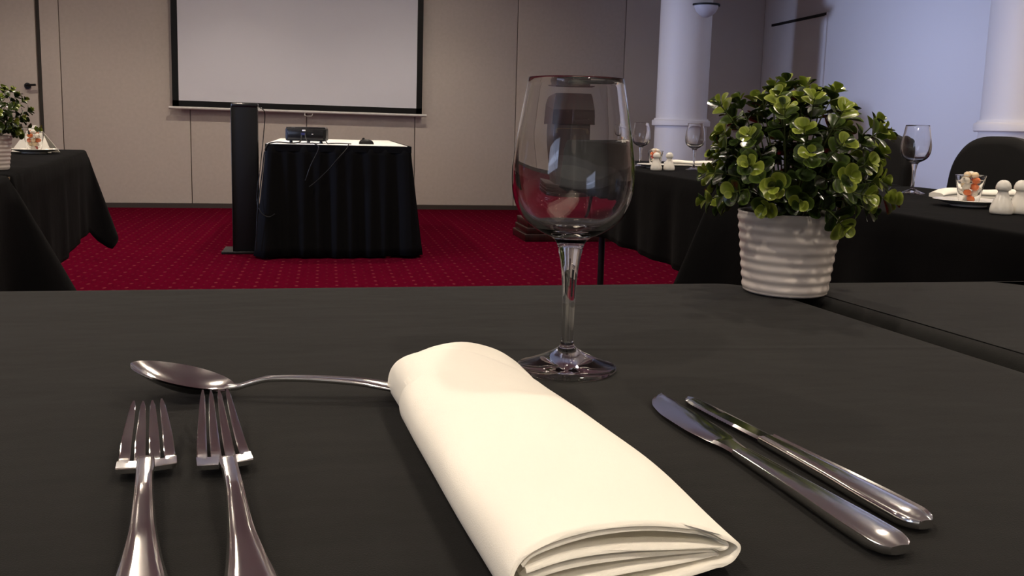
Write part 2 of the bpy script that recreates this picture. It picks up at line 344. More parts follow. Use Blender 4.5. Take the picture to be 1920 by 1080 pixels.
def cloth(poly, z, drop, label, m='cloth', ears=None, rad=.03, waves=.012, rim=.009, nm='tablecloth', group='black tablecloths', seed=1):
    """poly counter-clockwise, ears: per corner (outward flare, extra drop)"""
    rr = random.Random(seed); n = len(poly); ears = ears or [(.05, .12)] * n
    out = []                                  # (x, y, nx, ny, corner weights)
    for i in range(n):
        p0, p1, p2 = (Vector(poly[(i + k) % n]) for k in (-1, 0, 1))
        a = (p0 - p1).normalized(); b = (p2 - p1).normalized(); half = a.angle(b) / 2
        tl = rad / math.tan(half); c = p1 + (a + b).normalized() * (rad / math.sin(half))
        n0 = Vector((-a.y, a.x)) * -1; n0 = Vector((a.y, -a.x)) * -1
        s = p1 + a * tl - c; e = p1 + b * tl - c
        a0 = math.atan2(s.y, s.x); a1 = math.atan2(e.y, e.x)
        while a1 < a0: a1 += 2 * PI
        for k in range(13):
            an = a0 + (a1 - a0) * k / 12; out.append((c.x + rad * math.cos(an), c.y + rad * math.sin(an), math.cos(an), math.sin(an), i, (k - 6) / 6 * .1))
        q0 = p1 + b * tl; q3 = Vector(poly[(i + 2) % n]); q2 = p2
        aa = (p1 - p2).normalized(); bb = (q3 - p2).normalized(); h2 = aa.angle(bb) / 2; q1 = p2 + aa * (rad / math.tan(h2))
        ln = (q1 - q0).length; cnt = max(3, int(ln / .035)); nv = Vector((b.y, -b.x))
        for k in range(1, cnt):
            q = q0.lerp(q1, k / cnt); dd = ln * k / cnt
            ci, di = (i, dd + .1) if dd < ln / 2 else ((i + 1) % n, -(ln - dd) - .1)
            out.append((q.x, q.y, nv.x, nv.y, ci, di))
    N_ = len(out); phase = rr.random() * 6
    acc = 0; arc = []
    for i in range(N_):
        arc.append(acc); acc += math.hypot(out[(i + 1) % N_][0] - out[i][0], out[(i + 1) % N_][1] - out[i][1])
    rings = []
    for off, dz in ((-.02, 0), (-rim, 0), (-rim * .62, -rim * .076), (-rim * .3, -rim * .29), (-rim * .076, -rim * .62), (0, -rim)):
        rings.append([(x + nx * off, y + ny * off, z + dz) for x, y, nx, ny, ci, di in out])
    K = 14
    for k in range(1, K + 1):
        t = k / K; r_ = []
        for j, (x, y, nx, ny, ci, di) in enumerate(out):
            fl, ex = ears[ci]; w = math.exp(-((di - .05) / .14) ** 2); w2 = max(0, 1 - abs(di + .07) / .13)
            ph = arc[j] / acc * 2 * PI
            wave = waves * t * (math.sin(ph * round(acc / .33) + phase) + .5 * math.sin(ph * round(acc / .19) + 2 * phase))
            o_ = .004 + fl * w * t + wave * (1 - w)
            cdir = Vector((out[j][2], out[j][3]))
            r_.append((x + cdir.x * o_, y + cdir.y * o_, z - rim - (drop - rim) * t - ex * w2 * t ** 1.5))
        rings.append(r_)
    mb = MB().loft(rings, cap0=True, cap1=False)
    o = mb.build(nm, m, None, angle=60)
    sol = o.modifiers.new('thickness', 'SOLIDIFY'); sol.thickness = .0012; sol.offset = -1
    return tag(o, label, 'tablecloth', group)
NEAR = [(-1.40, -.10), (.56, -.10), (.455, .893), (-1.40, .903)]
table(NEAR, .74, 'banquet table under the nearest black cloth, set with cutlery and napkin')
cloth(NEAR, .74, .32, 'black tablecloth under the forks, napkin, wine glass and knives', rad=.05, seed=3)
CORN = [(.585, -.10), (2.0, -.10), (2.0, .898), (.475, .898)]
table(CORN, .728, 'banquet table at the corner, right of the plant pot')
cloth(CORN, .7395, .32, 'black tablecloth on the corner table to the right of the plant pot', rad=.03, rim=.022, seed=4)
RN = [(1.20, .97), (1.92, .97), (1.92, 2.60), (1.20, 2.60)]
table(RN, .741, 'banquet table of the right row under the nearer shakers')
cloth(RN, .741, .33, 'black tablecloth under the nearer shakers and candy cup on the right', 'cloth_far', [(.03, .05), (.05, .1), (.05, .1), (.12, .20)], seed=5)
RF = [(1.225, 2.66), (1.93, 2.66), (1.93, 4.50), (1.225, 4.50)]
table(RF, .74, 'banquet table of the right row farther off, behind the plant')
cloth(RF, .74, .325, 'black tablecloth under the far pair of shakers behind the wine glass', 'cloth_far', [(.02, .02), (.05, .1), (.05, .1), (.06, .05)], seed=6)
def left_edge(y): return -.695 - (y - 2.12) * .148
LF = [(left_edge(2.22) - .76, 2.12), (left_edge(2.22), 2.22), (left_edge(3.91), 3.91), (left_edge(3.91) - .76, 3.80)]
table(LF, .765, 'banquet table at the left under the candy cup and saucer')
cloth(LF, .765, .325, 'black tablecloth at the left with its pointed corner hanging over the carpet', 'cloth_far', [(.03, .05), (.02, .02), (.165, .09), (.05, .1)], seed=8, rim=.014, waves=.004)
LN = [(left_edge(.95) - .76, 1.0), (left_edge(.95) - .0, 1.0), (left_edge(2.19) + .005, 2.195), (left_edge(2.19) - .76, 2.09)]
table(LN, .766, 'banquet table at the far left edge, nearest on that side')
cloth(LN, .766, .40, 'black tablecloth at the left edge with a slanting corner fold', 'cloth_far', [(.03, .05), (.03, .05), (.30, .18), (.05, .1)], seed=9, rim=.012)

# ------------------------------------------------------------------ wine glasses
def spline(pts, n=5): return [(max(p.x, 0), p.y) for p in catmull([(a, b, 0) for a, b in pts], n)]
outer = spline([(.0318, .1968), (.0360, .173), (.0398, .150), (.0412, .134), (.0398, .118), (.0335, .1045), (.0225, .0955), (.0135, .0912), (.0096, .0868), (.0078, .080), (.0056, .0675), (.0046, .052), (.0041, .036), (.0041, .022), (.0046, .0175), (.0062, .0148), (.0105, .0118), (.0185, .0078), (.0275, .0042), (.0335, .0022), (.0346, .0010), (.0340, .0)], 4)
inner = []
for k in range(len(outer)):
    r_, z_ = outer[k]
    if z_ < .0950: break
    r0, z0 = outer[max(k - 1, 0)]; r1, z1 = outer[k + 1]; dr, dz = r1 - r0, z1 - z0; l_ = math.hypot(dr, dz)
    th_ = .0009 + max(0, .158 - z_) * .040
    inner.append((r_ + dz / l_ * th_, z_ - dr / l_ * th_))
inner = [p for p in inner if p[0] > .004]
inner[0] = (inner[0][0], .1962)
zl = inner[-1][1]
inner += [(.010, min(zl, .0990) - .0008), (.005, min(zl, .0990) - .0012), (0, min(zl, .0990) - .0013)]
inner = inner[::-1]
prof = [(0, .0012)] + [(.020, .0010), (.0340, .0)][:1] + list(reversed(outer)) + [(.03165, .1971), (.0313, .19715), (.0310, .1969)] + list(reversed(inner))
prof[-1] = (0, prof[-1][1])
def wine_glass(loc, label, rz=0):
    t = thing('wine_glass', label, 'wine glass', loc, rz, 'wine glasses'); return t
g0 = wine_glass((.162, .571, .7405), 'large empty wine glass in front, beside the folded napkin')
gm = MB().lathe(prof, 96).build('glass_body', 'glass', g0, angle=80)
copy_of(g0, (1.531, 3.523, .7405), .4, 'small far wine glass left of the plant, in front of the column')
copy_of(g0, (1.392, 3.80, .7405), .9, 'far wine glass just right of the big glass, behind the candy cup')
copy_of(g0, (1.663, 2.259, .7415), 1.3, 'wine glass between the plant and the right chair')

# ------------------------------------------------------------------ cutlery
def handle_ring(s, w, z, th, bead=.0009, nseg=9):
    """a cross-section at length s: flat back, gently crowned face with a raised bead near each edge"""
    topp = []
    for a in (-1, -.94, -.84, -.74, -.62, -.3, 0, .3, .62, .74, .84, .94, 1):
        h = th * (1 - .22 * a * a) * .5
        if abs(abs(a) - .84) < .02: h += bead
        if abs(abs(a) - .74) < .02: h -= bead * .3
        if abs(a) == 1: h = 0
        topp.append((a * w / 2, s, z + h))
    bot = [(a * w / 2, s, z - th * (1 - .3 * a * a) * .5 if abs(a) < 1 else z) for a in (.9, .4, -.4, -.9)]
    return topp + bot
def loft_along(tab_w, tab_z, tab_t, s0, s1, n, bead=.0013):
    rings = []
    for i in range(n + 1):
        s = s0 + (s1 - s0) * i / n
        rings.append(handle_ring(s, lerp_tab(tab_w, s), lerp_tab(tab_z, s), lin_tab(tab_t, s), bead))
    return MB().loft(rings)
def fork(loc, rz, hw, label, length=.196, tine_len=.043, head_len=.057, nw=.0078):
    """local +y towards the tine tips, origin under the handle end"""
    t = thing('fork', label, 'fork', loc, rz, 'forks left of the napkin')
    Ls = length
    zt = [(0, .0022), (.055, .0050), (.095, .0115), (.125, .0118), (Ls - head_len - .002, .0050), (Ls - head_len + .006, .0026), (Ls - head_len + .018, .0028), (Ls - .028, .0080), (Ls - .012, .0140), (Ls, .0200)]
    hz = [(a, b) for a, b in zt]
    wt = [(0, .007), (.004, .0140), (.010, .0198), (.022, .0194), (.040, .0150), (.071, .0092), (.095, .0076), (Ls - head_len + .001, nw)]
    loft_along(wt, hz, [(0, .0022), (.1, .0026), (Ls, .0030)], 0, Ls - head_len + .002, 60).build('handle', 'steel', t)
    # head plate, concave across
    s0 = Ls - head_len; rings = []
    for i in range(15):
        f = i / 14; s = s0 - .001 + f * (head_len - tine_len + .002)
        w = nw + (hw - nw) * (1 - (1 - min(1, f / .32)) ** 2.6) ** .5 if f < .32 else hw * (1 - .02 * (f - .32))
        z = lerp_tab(zt, s); top = []; bot = []
        for a in (-1, -.8, -.5, 0, .5, .8, 1):
            cz = .0009 * a * a * (w / hw)
            top.append((a * w / 2, s, z + cz + .0010)); bot.append((a * w / 2 * .97, s, z + cz - .0012))
        rings.append(top + bot[::-1])
    MB().loft(rings).build('head', 'steel', t)
    gap = .0017; tw = (hw * .985 - 3 * gap) / 4; sb = Ls - tine_len
    for k in range(4):
        xc0 = (k - 1.5) * (tw + gap); rings = []
        for i in range(15):
            f = i / 14; s = sb - .001 + f * tine_len
            w = tw * (1 - .22 * f - .40 * f ** 3); w *= 1 if f < .93 else math.sqrt(max(.08, 1 - ((f - .93) / .07) ** 2 * .8))
            xo = xc0 + (k - 1.5) / 1.5 * -(.0026 * f + .0012 * f ** 2); z = lerp_tab(zt, s) + .0009 * (xc0 * 2 / hw) ** 2
            th = .0019 * (1 - .35 * f)
            rings.append([(xo - w / 2, s, z + th * .3), (xo - w / 2 * .8, s, z + th / 2), (xo + w / 2 * .8, s, z + th / 2), (xo + w / 2, s, z + th * .3), (xo + w / 2, s, z - th * .3), (xo + w / 2 * .8, s, z - th / 2), (xo - w / 2 * .8, s, z - th / 2), (xo - w / 2, s, z - th * .3)])
        MB().loft(rings).build('tine', 'steel', t, angle=25)
    return t
def place(tip, end_dir, length):
    """handle end from tip point and unit direction towards tips"""
    d = Vector(end_dir).normalized(); e = Vector(tip) - d * length
    return (e.x, e.y), math.atan2(-d.x, d.y)
(e, a) = place((-.0900, .4650), (-.165, 1), .186)
fork((e[0], e[1], .741), a, .0264, 'smaller steel fork at the far left', .186, .043, .056, .0074)
(e, a) = place((-.0590, .4800), (-.185, 1), .206)
fork((e[0], e[1], .741), a, .0252, 'longer steel fork whose tines point at the spoon', .206, .058, .072, .0072)

def knife(loc, rz, label, blade, hlen, bw, serr, htab, bead):
    """local +y towards the tip, cutting edge on -x"""
    t = thing('knife', label, 'knife', loc, rz, 'knives right of the napkin')
    zt = [(0, .0031), (hlen * .6, .0029), (hlen, .0026), (hlen + blade, .0014)]
    loft_along(htab, zt, [(0, .0040), (.01, .0056), (hlen * .5, .0054), (hlen, .0040), (hlen + .01, .003)], 0, hlen, 50, bead).build('handle', 'steel', t)
    n = 64; rings = []
    for i in range(n + 1):
        f = i / n; s = hlen - .001 + f * blade
        le, ri = bw(f)
        if serr and .30 < f < .94: le -= .0005 * (1 if i % 2 else -.4)
        z = lerp_tab(zt, s); th = .0022 * (1 - .5 * f)
        rings.append([(le, s, z), (le + (ri - le) * .22, s, z + th * .40), (le + (ri - le) * .85, s, z + th / 2), (ri, s, z + th * .3), (ri, s, z - th * .3), (le + (ri - le) * .85, s, z - th / 2), (le + (ri - le) * .22, s, z - th * .40)])
    MB().loft(rings).build('blade', 'blade', t, angle=12)
    return t
def blade_wide(f):
    ri = lerp_tab([(0, .0050), (.10, .0060), (.25, .0092), (.45, .0106), (.75, .0112), (1, .0112)], f)
    le = lerp_tab([(0, -.0050), (.08, -.0054), (.20, -.0078), (.40, -.0100), (.60, -.0098), (.78, -.0066), (.90, -.0008), (.97, .0060), (1, .0108)], f)
    return le, ri
def blade_narrow(f):
    le = lin_tab([(0, -.0050), (.1, -.0054), (.5, -.0060), (.82, -.0058), (.92, -.0046), (.98, -.002), (1, .0005)], f)
    ri = lin_tab([(0, .0050), (.6, .0050), (.9, .0046), (.97, .0036), (1, .0012)], f)
    return le, ri
knife((.2200, .2875, .741), R(7.3), 'steel knife with the wide blade, nearer the napkin', .104, .110, blade_wide, False,
      [(0, .009), (.0030, .0155), (.010, .0192), (.022, .0188), (.060, .0142), (.095, .0112), (.110, .0100)], .0001)
knife((.2455, .3060, .741), R(8.8), 'slim serrated steel knife, the outer one on the right', .080, .108, blade_narrow, True,
      [(0, .008), (.003, .0140), (.009, .0178), (.022, .0176), (.060, .0142), (.090, .0122), (.108, .0112)], .0006)

# spoon: bowl tip to the left, handle running under the napkin
def spoon(loc, rz, label):
    """local +x towards the handle end, origin below the bowl middle"""
    t = thing('spoon', label, 'spoon', loc, rz)
    a, b, dep = .0300, .0180, .0085
    tilt = lambda x: -.22 * x                                  # tip end rides higher
    nr, na = 9, 48; V_ = []; rows = []
    def hull(off):
        rr_ = []
        for i in range(nr + 1):
            q = i / nr; row = []
            for j in range(na):
                an = 2 * PI * j / na; cx = math.cos(an); egg = 1 + .12 * cx
                x = a * q * cx; y = b * q * math.sin(an) * (egg if cx > -2 else 1) * (1 - .10 * max(0, cx))
                z = dep * q ** 2.2 + tilt(x) + .0038
                row.append((x, y, z + off * (1 - .0 * q)))
            rr_.append(row)
        return rr_
    topr = hull(.0006); botr = hull(-.0006)
    mb = MB(); mb.loft(topr[::-1] + botr, cap0=False, cap1=False)
    mb.add(topr[0], [tuple(range(na))]) if False else None
    mb.build('bowl', 'steel', t, angle=70)
    hz = [(.026, .0056), (.031, .0056), (.040, .0082), (.052, .0112), (.070, .0118), (.10, .0108), (.13, .0070), (.155, .0035)]
    wt = [(.026, .0075), (.034, .0056), (.06, .0058), (.09, .0080), (.12, .0120), (.145, .0150), (.155, .009)]
    rings = []
    for i in range(56):
        s = .026 + .129 * i / 55; r_ = handle_ring(s, lerp_tab(wt, s), lerp_tab(hz, s), .0030, .0004)
        rings.append([(y, -x, z) for x, y, z in r_])
    MB().loft(rings).build('handle', 'steel', t)
    return t
spoon((-.0840, .5365, .741), R(-11), 'dessert spoon lying crosswise above the forks, handle under the napkin')

# ------------------------------------------------------------------ napkin
def napkin():
    # local frame: u across (to the right), v along (away from viewer); corners on the table
    NL, NR, FL, FR = Vector((.060, .262)), Vector((.150, .285)), Vector((.0315, .528)), Vector((.120, .548))
    def pt(u, v, z):
        a = NL.lerp(FL, v); b = NR.lerp(FR, v)
        bow = .004 * math.sin(v * PI * 1.3 + .4) * u
        q = a.lerp(b, u); return (q.x + bow, q.y, .741 + z)
    mb = MB()
    def sheet(path, v0, v1, nv, zf, th=.0014, inset=None, k=6):
        pp = [(p.x, p.y) for p in catmull([(a, b, 0) for a, b in path], k)]
        # offset for cloth thickness (in metres; u scaled by .09)
        Lf, Rt = [], []
        for i, (u, z) in enumerate(pp):
            u0, z0 = pp[max(i - 1, 0)]; u1, z1 = pp[min(i + 1, len(pp) - 1)]
            dx, dz = (u1 - u0) * .09, z1 - z0; l = math.hypot(dx, dz) or 1
            nx, nz_ = -dz / l, dx / l
            Lf.append((u + nx * th / 2 / .09, z + nz_ * th / 2)); Rt.append((u - nx * th / 2 / .09, z - nz_ * th / 2))
        loop = Lf + Rt[::-1]; rings = []
        for i in range(nv + 1):
            v = v0 + (v1 - v0) * i / nv
            rings.append([pt(*zf(u, v, max(z, 0))) for u, z in loop])
        mb.loft(rings)
    wig = lambda u, v: .0011 * math.sin(9 * v + 4 * u) + .0008 * math.sin(17 * v - 3 * u)
    def hz(u, v, z):
        f = z / .02
        puff = 1 + .10 * math.sin(v * PI) + .28 * max(0, (v - .62) / .38) * (1 - .0 * u)
        return u, v, z * puff + wig(u, v) * f
    def sleeve(u, v, z):
        # near end is cut slightly aslant, upper layers drawn back
        vv = v + (.035 * (z / .02) * (1 - v)) * (1 if u < .9 else .6)
        uu = u + .012 * math.sin(6 * v) * (u - .5)
        return hz(uu, vv, z)
    def sm(a, b, x):
        t = min(1, max(0, (x - a) / (b - a))); return t * t * (3 - 2 * t)
    def whole(u, v, z):
        e = max(0, (v - .90) / .10); sh = math.sqrt(max(0, 1 - e ** 2.4))
        u, v2, z2 = sleeve(u, v, z)
        f = sm(.752, .762, v)                                     # the outer fold ends here on its left side
        u += f * .030 * max(0, 1 - u / .45) ** 2
        z2 -= f * .0022 * max(0, 1 - u / .55) * min(1, z / .012)
        z2 *= 1 + .20 * max(0, (v - .72) / .28) * math.exp(-((u - .62) / .38) ** 2)
        z2 -= .0016 * math.exp(-((v - .955 + .16 * (u - .1)) / .016) ** 2) * (z / .02)
        uu = .5 + (u - .5) * (1 - .16 * e ** 3)
        return uu, v2, z2 * (.10 + .90 * sh)
    outer_ = [(.55, .0012), (.25, .0012), (.06, .0018), (.0, .0085), (.02, .0165), (.12, .0212), (.35, .0232), (.60, .0222), (.82, .0185), (.95, .0138), (1.0, .0105), (.985, .0075), (.93, .0052), (.75, .0040), (.50, .0036), (.10, .0040)]
    sheet(outer_, 0, 1.0, 120, whole)
    la = [(.055, .0165), (.12, .0192), (.35, .0211), (.60, .0203), (.82, .0166), (.925, .0128), (.950, .0112), (.925, .0102), (.80, .0118), (.50, .0150), (.25, .0160), (.07, .0148)]
    sheet(la, .004, .80, 24, sleeve, .0012)
    lb = [(.06, .0118), (.25, .0128), (.50, .0120), (.75, .0103), (.885, .0090), (.905, .0082), (.885, .0073), (.70, .0074), (.45, .0080), (.20, .0078), (.06, .0070)]
    sheet(lb, .010, .80, 24, sleeve, .0012)
    o = mb.build('folded_napkin', 'napkin', None, angle=75)
    return tag(o, 'thick ivory cloth napkin folded into a long roll on the black table', 'napkin')
napkin()

# ------------------------------------------------------------------ potted plants
def pot_profile():
    p = [(0, 0), (.040, 0), (.0425, .0015)]
    for i in range(1, 73):
        f = i / 72; z = .0015 + f * .080
        p.append((.0428 + .0092 * f + .00065 * math.sin(f * 2 * PI * 8 - PI / 2), z))
    p += [(.0522, .0835), (.0515, .0842), (.0500, .0838), (.0490, .0800), (.0485, .0720), (0, .0720)]
    return p
def leaf_mesh(name, m):
    # obovate cupped leaf, unit length along +y, normal +z
    vs, fs, uv = [], [], []
    prof_ = [(0, .05), (.10, .18), (.28, .37), (.50, .49), (.70, .49), (.86, .38), (.96, .21), (1.0, .06)]
    cols = (-1, -.55, 0, .55, 1)
    for y, w in prof_:
        for c in cols:
            x = c * w; z = .30 * x * x * 2 - .10 * (y - .3) ** 2 + (.03 if c == 0 else 0) * -1
            vs.append((x, y, z)); uv.append((max(abs(c), max(0, (y - .55) / .45)), y))
    nc = len(cols)
    for i in range(len(prof_) - 1):
        for j in range(nc - 1): fs.append((i * nc + j, i * nc + j + 1, (i + 1) * nc + j + 1, (i + 1) * nc + j))
    me = bpy.data.meshes.new(name); me.from_pydata(vs, [], fs); me.update()
    ul = me.uv_layers.new(name='UVMap')
    for lp in me.loops: ul.data[lp.index].uv = uv[lp.vertex_index]
    me.materials.append(MT[m]); me.polygons.foreach_set('use_smooth', [True] * len(me.polygons))
    return me
LEAF = {k: leaf_mesh('leaf', k) for k in ('leaf_dark', 'leaf_mid', 'leaf_young')}
def leaf_mat4(p, d, n, s):
    y = d.normalized(); x = y.cross(n).normalized(); z = x.cross(y)
    return Matrix(((x.x * s, y.x * s, z.x * s, p.x), (x.y * s, y.y * s, z.y * s, p.y), (x.z * s, y.z * s, z.z * s, p.z), (0, 0, 0, 1)))
def make_plant(loc, label, pot_label_rz, seed, n_obj, nsprig):
    rr = random.Random(seed)
    t = thing('potted_plant', label, 'potted plant', loc, 0, 'small artificial plants in ribbed pots')
    MB().lathe(pot_profile(), 64).build('pot', 'pot', t, angle=70)
    MB().lathe([(0, .074), (.02, .0755), (.0475, .0745), (.0475, .0722), (0, .0722)], 32).build('moss', 'soil', t)
    stems = MB(); leaves = []
    ga = PI * (3 - math.sqrt(5))
    for i in range(nsprig):
        f = (i + .5) / nsprig
        el = R(88 - 122 * f ** .85); az = i * ga + rr.uniform(-.2, .2)
        rad = Vector((math.cos(az) * math.cos(el), math.sin(az) * math.cos(el), math.sin(el)))
        reach = rr.uniform(.86, 1.08)
        cen = Vector((0, 0, .128))
        tip = cen + Vector((rad.x * .093, rad.y * .093, rad.z * .084)) * reach
        if rr.random() < .20: tip += rad * .016
        base = Vector((rad.x * .018, rad.y * .018, .076))
        mid = base.lerp(tip, .5) + Vector((0, 0, .016)) + Vector((rr.uniform(-1, 1), rr.uniform(-1, 1), 0)) * .006
        tip.z = max(tip.z, .060)
        path = catmull([base, mid, tip], 7)
        stems.tube(path, [.0011 - .0006 * k / (len(path) - 1) for k in range(len(path))], 5)
        tot = len(path) - 1
        for kn, (tt, sz) in enumerate(((.42, .0165), (.58, .0175), (.73, .0172), (.86, .0155), (.95, .0130), (1.0, .0098))):
            q = tt * tot; i0 = min(int(q), tot - 1); p = path[i0].lerp(path[i0 + 1], q - i0); ax = (path[i0 + 1] - path[i0]).normalized()
            a_ = ax.cross(Vector((0, 0, 1)) if abs(ax.z) < .9 else Vector((1, 0, 0))).normalized(); b_ = ax.cross(a_)
            cnt = 3 if kn in (3, 4) and rr.random() < .6 else 2
            th0 = kn * PI / 2 + rr.uniform(-.4, .4) + i
            for c in range(cnt):
                th = th0 + c * 2 * PI / cnt
                o_ = a_ * math.cos(th) + b_ * math.sin(th)
                lift = (.35, .35, .45, .55, .7, 1.6)[kn] + rr.uniform(-.15, .2)
                dvec = (o_ + ax * lift).normalized(); nrm = (ax - o_ * lift * .6 + Vector((0, 0, .25))).normalized()
                if abs(dvec.dot(nrm)) > .95: nrm = ax
                sc = sz * rr.uniform(.82, 1.12)
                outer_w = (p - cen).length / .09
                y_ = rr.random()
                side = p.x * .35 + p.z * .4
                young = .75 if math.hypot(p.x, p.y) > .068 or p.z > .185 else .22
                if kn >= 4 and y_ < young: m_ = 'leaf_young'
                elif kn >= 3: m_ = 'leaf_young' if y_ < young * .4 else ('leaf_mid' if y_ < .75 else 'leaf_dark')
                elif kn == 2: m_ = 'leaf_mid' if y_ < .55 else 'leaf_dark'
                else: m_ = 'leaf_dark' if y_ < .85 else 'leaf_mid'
                vis = outer_w + (.5 if p.y < .02 else 0) + .2 * (kn >= 3)
                leaves.append((vis, p + dvec * .0006, dvec, nrm, sc, m_))
    leaves.sort(key=lambda l: -l[0])
    stems.build('stems', 'stem', t)
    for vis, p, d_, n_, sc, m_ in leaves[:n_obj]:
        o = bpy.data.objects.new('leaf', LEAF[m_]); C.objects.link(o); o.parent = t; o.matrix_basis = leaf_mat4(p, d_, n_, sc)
    rest = leaves[n_obj:]
    if rest:
        me = bpy.data.meshes.new('inner_leaves'); vs, fs, uv, mi = [], [], [], []
        keys = ('leaf_dark', 'leaf_mid', 'leaf_young'); src = LEAF['leaf_dark']; su = [0] * len(src.vertices)
        for lp in src.loops: su[lp.vertex_index] = tuple(src.uv_layers[0].data[lp.index].uv)
        for vis, p, d_, n_, sc, m_ in rest:
            M4 = leaf_mat4(p, d_, n_, sc); b = len(vs)
            vs += [tuple(M4 @ v.co) for v in src.vertices]; uv += su
            fs += [tuple(b + j for j in f.vertices) for f in src.polygons]; mi += [keys.index(m_)] * len(src.polygons)
        me.from_pydata(vs, [], fs); me.update(); ul = me.uv_layers.new(name='UVMap')
        for lp in me.loops: ul.data[lp.index].uv = uv[lp.vertex_index]
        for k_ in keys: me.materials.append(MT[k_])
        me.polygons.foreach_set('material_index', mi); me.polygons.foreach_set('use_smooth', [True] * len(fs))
        o = bpy.data.objects.new('inner_leaves', me); C.objects.link(o); o.parent = t; o['kind'] = 'stuff'
    return t
make_plant((.469, .829, .7412), 'bushy green plant in a ribbed cream pot beside the big wine glass', 0, 21, 300, 72)
make_plant((-.815, 2.40, .7660), 'green potted plant cut off by the left edge of the picture', 0, 5, 0, 52)

# ------------------------------------------------------------------ saucers, candy cups, shakers, small napkins
def saucer(loc, label):
    return tag_loc(MB().lathe([(0, .003), (.034, .003), (.036, 0), (.040, 0), (.042, .004), (.062, .009), (.078, .0145), (.080, .0155), (.078, .0165), (.060, .0115), (.040, .0075), (.030, .0065), (0, .0062)], 56).build('saucer', 'ceramic'), loc, label, 'saucer', 'white saucers')
def tag_loc(o, loc, label, cat, group=None, rz=0):
    o.location = loc; o.rotation_euler = (0, 0, rz); return tag(o, label, cat, group)
cup_me = None
def candy_cup(loc, label, where, seed):
    global cup_me
    rr = random.Random(seed)
    if cup_me is None:
        o = MB().lathe([(0, 0), (.021, 0), (.0225, .001), (.0335, .066), (.0345, .067), (.0335, .068), (.0325, .067), (.0215, .0025), (.020, .0018), (0, .0018)], 48).build('candy_cup', 'plastic', None, angle=60); cup_me = o
    else: o = cup_me.copy(); C.objects.link(o)
    tag_loc(o, loc, label, 'cup', 'clear cups of wrapped candy')
    spots = []
    for zz, rr_, cnt in ((.0115, .0075, 2), (.026, .0110, 3), (.0405, .0135, 4), (.055, .0155, 4), (.068, .0100, 3)):
        a0 = rr.uniform(0, 6)
        for c in range(cnt): spots.append((rr_ * math.cos(a0 + 2 * PI * c / cnt), rr_ * math.sin(a0 + 2 * PI * c / cnt), zz + rr.uniform(-.002, .002)))
    cols = ['candy_white', 'candy_orange', 'candy_cream', 'candy_white', 'candy_red', 'candy_orange', 'candy_white', 'candy_cream', 'candy_orange', 'candy_white', 'candy_white', 'candy_orange', 'candy_cream', 'candy_white', 'candy_orange', 'candy_white']
    rr.shuffle(cols)
    for (x, y, z), cm in zip(spots, cols):
        t = thing('wrapped_candy', 'small twist-wrapped candy in the clear cup ' + where, 'candy', (loc[0] + x, loc[1] + y, loc[2] + z), rr.uniform(0, 6), 'wrapped candies ' + where)
        tx = rr.uniform(-.7, .7)
        rings = []
        for i in range(7):
            a = PI * i / 6; r_ = .0078 * math.sin(a) + .0006; rings.append([(-.0100 * math.cos(a), r_ * math.cos(b), r_ * math.sin(b)) for b in [2 * PI * j / 10 for j in range(10)]])
        b_ = MB().loft(rings).build('sweet', cm, t); b_.rotation_euler = (0, tx, 0)
        for s in (-1, 1):
            r3 = []
            for xx, ry, rz_ in ((.0095, .0012, .0012), (.0115, .003, .0015), (.0150, .0060, .001)):
                r3.append([(s * xx, ry * math.cos(b), rz_ * math.sin(b)) for b in [2 * PI * j / 8 for j in range(8)]])
            w_ = MB().loft(r3).build('wrapper_end', 'candy_white', t); w_.rotation_euler = (0, tx, 0)
    return o
saucer((1.521, 1.854, .7425), 'white saucer under the candy cup near the right edge')
candy_cup((1.521, 1.854, .7490), 'clear cup of wrapped candy near the right edge, in front of the chair', 'near the right edge', 3)
saucer((-1.018, 3.432, .7662), 'white saucer on the left table beside the plant')
candy_cup((-1.018, 3.432, .7727), 'clear cup of wrapped candy on the left table', 'on the left table', 4)
saucer((1.41, 3.66, .7415), 'white saucer behind the far pair of shakers')
candy_cup((1.41, 3.66, .7480), 'clear cup of wrapped candy behind the far pair of shakers', 'behind the far shakers', 6)
sh = MB().lathe([(0, 0), (.0205, 0), (.0225, .0015), (.0235, .004), (.0238, .010), (.0222, .018), (.0180, .029), (.0135, .039), (.0108, .046), (.0102, .0495), (.0112, .0515), (.0148, .0535), (.0158, .0565), (.0152, .062), (.0126, .0685), (.0080, .0730), (.003, .0745), (0, .0747)], 48)
def shaker(loc, label, holes, base=None):
    t = thing('shaker', label, 'shaker', loc, 0, 'white ceramic shakers')
    if base is None: sh.build('body', 'ceramic', t)
    else:
        c = base.children[0].copy(); C.objects.link(c); c.parent = t
    for k in range(holes):
        an = 2 * PI * k / holes; rr_ = .0045
        MB().lathe([(0, -.0006), (.0007, -.0006), (.0007, .0004), (0, .0004)], 8, (rr_ * math.cos(an), rr_ * math.sin(an), .0742)).build('pour_hole', 'black', t)
    return t
s0 = shaker((1.449, 1.663, .7420), 'white shaker left of its twin, beside the right candy cup', 5)
shaker((1.500, 1.668, .7420), 'white shaker touching the right edge of the picture', 3, s0)
shaker((1.324, 3.424, .7410), 'left shaker of the small far pair between the glasses', 5, s0)
shaker((1.387, 3.441, .7410), 'right shaker of the small far pair between the glasses', 3, s0)
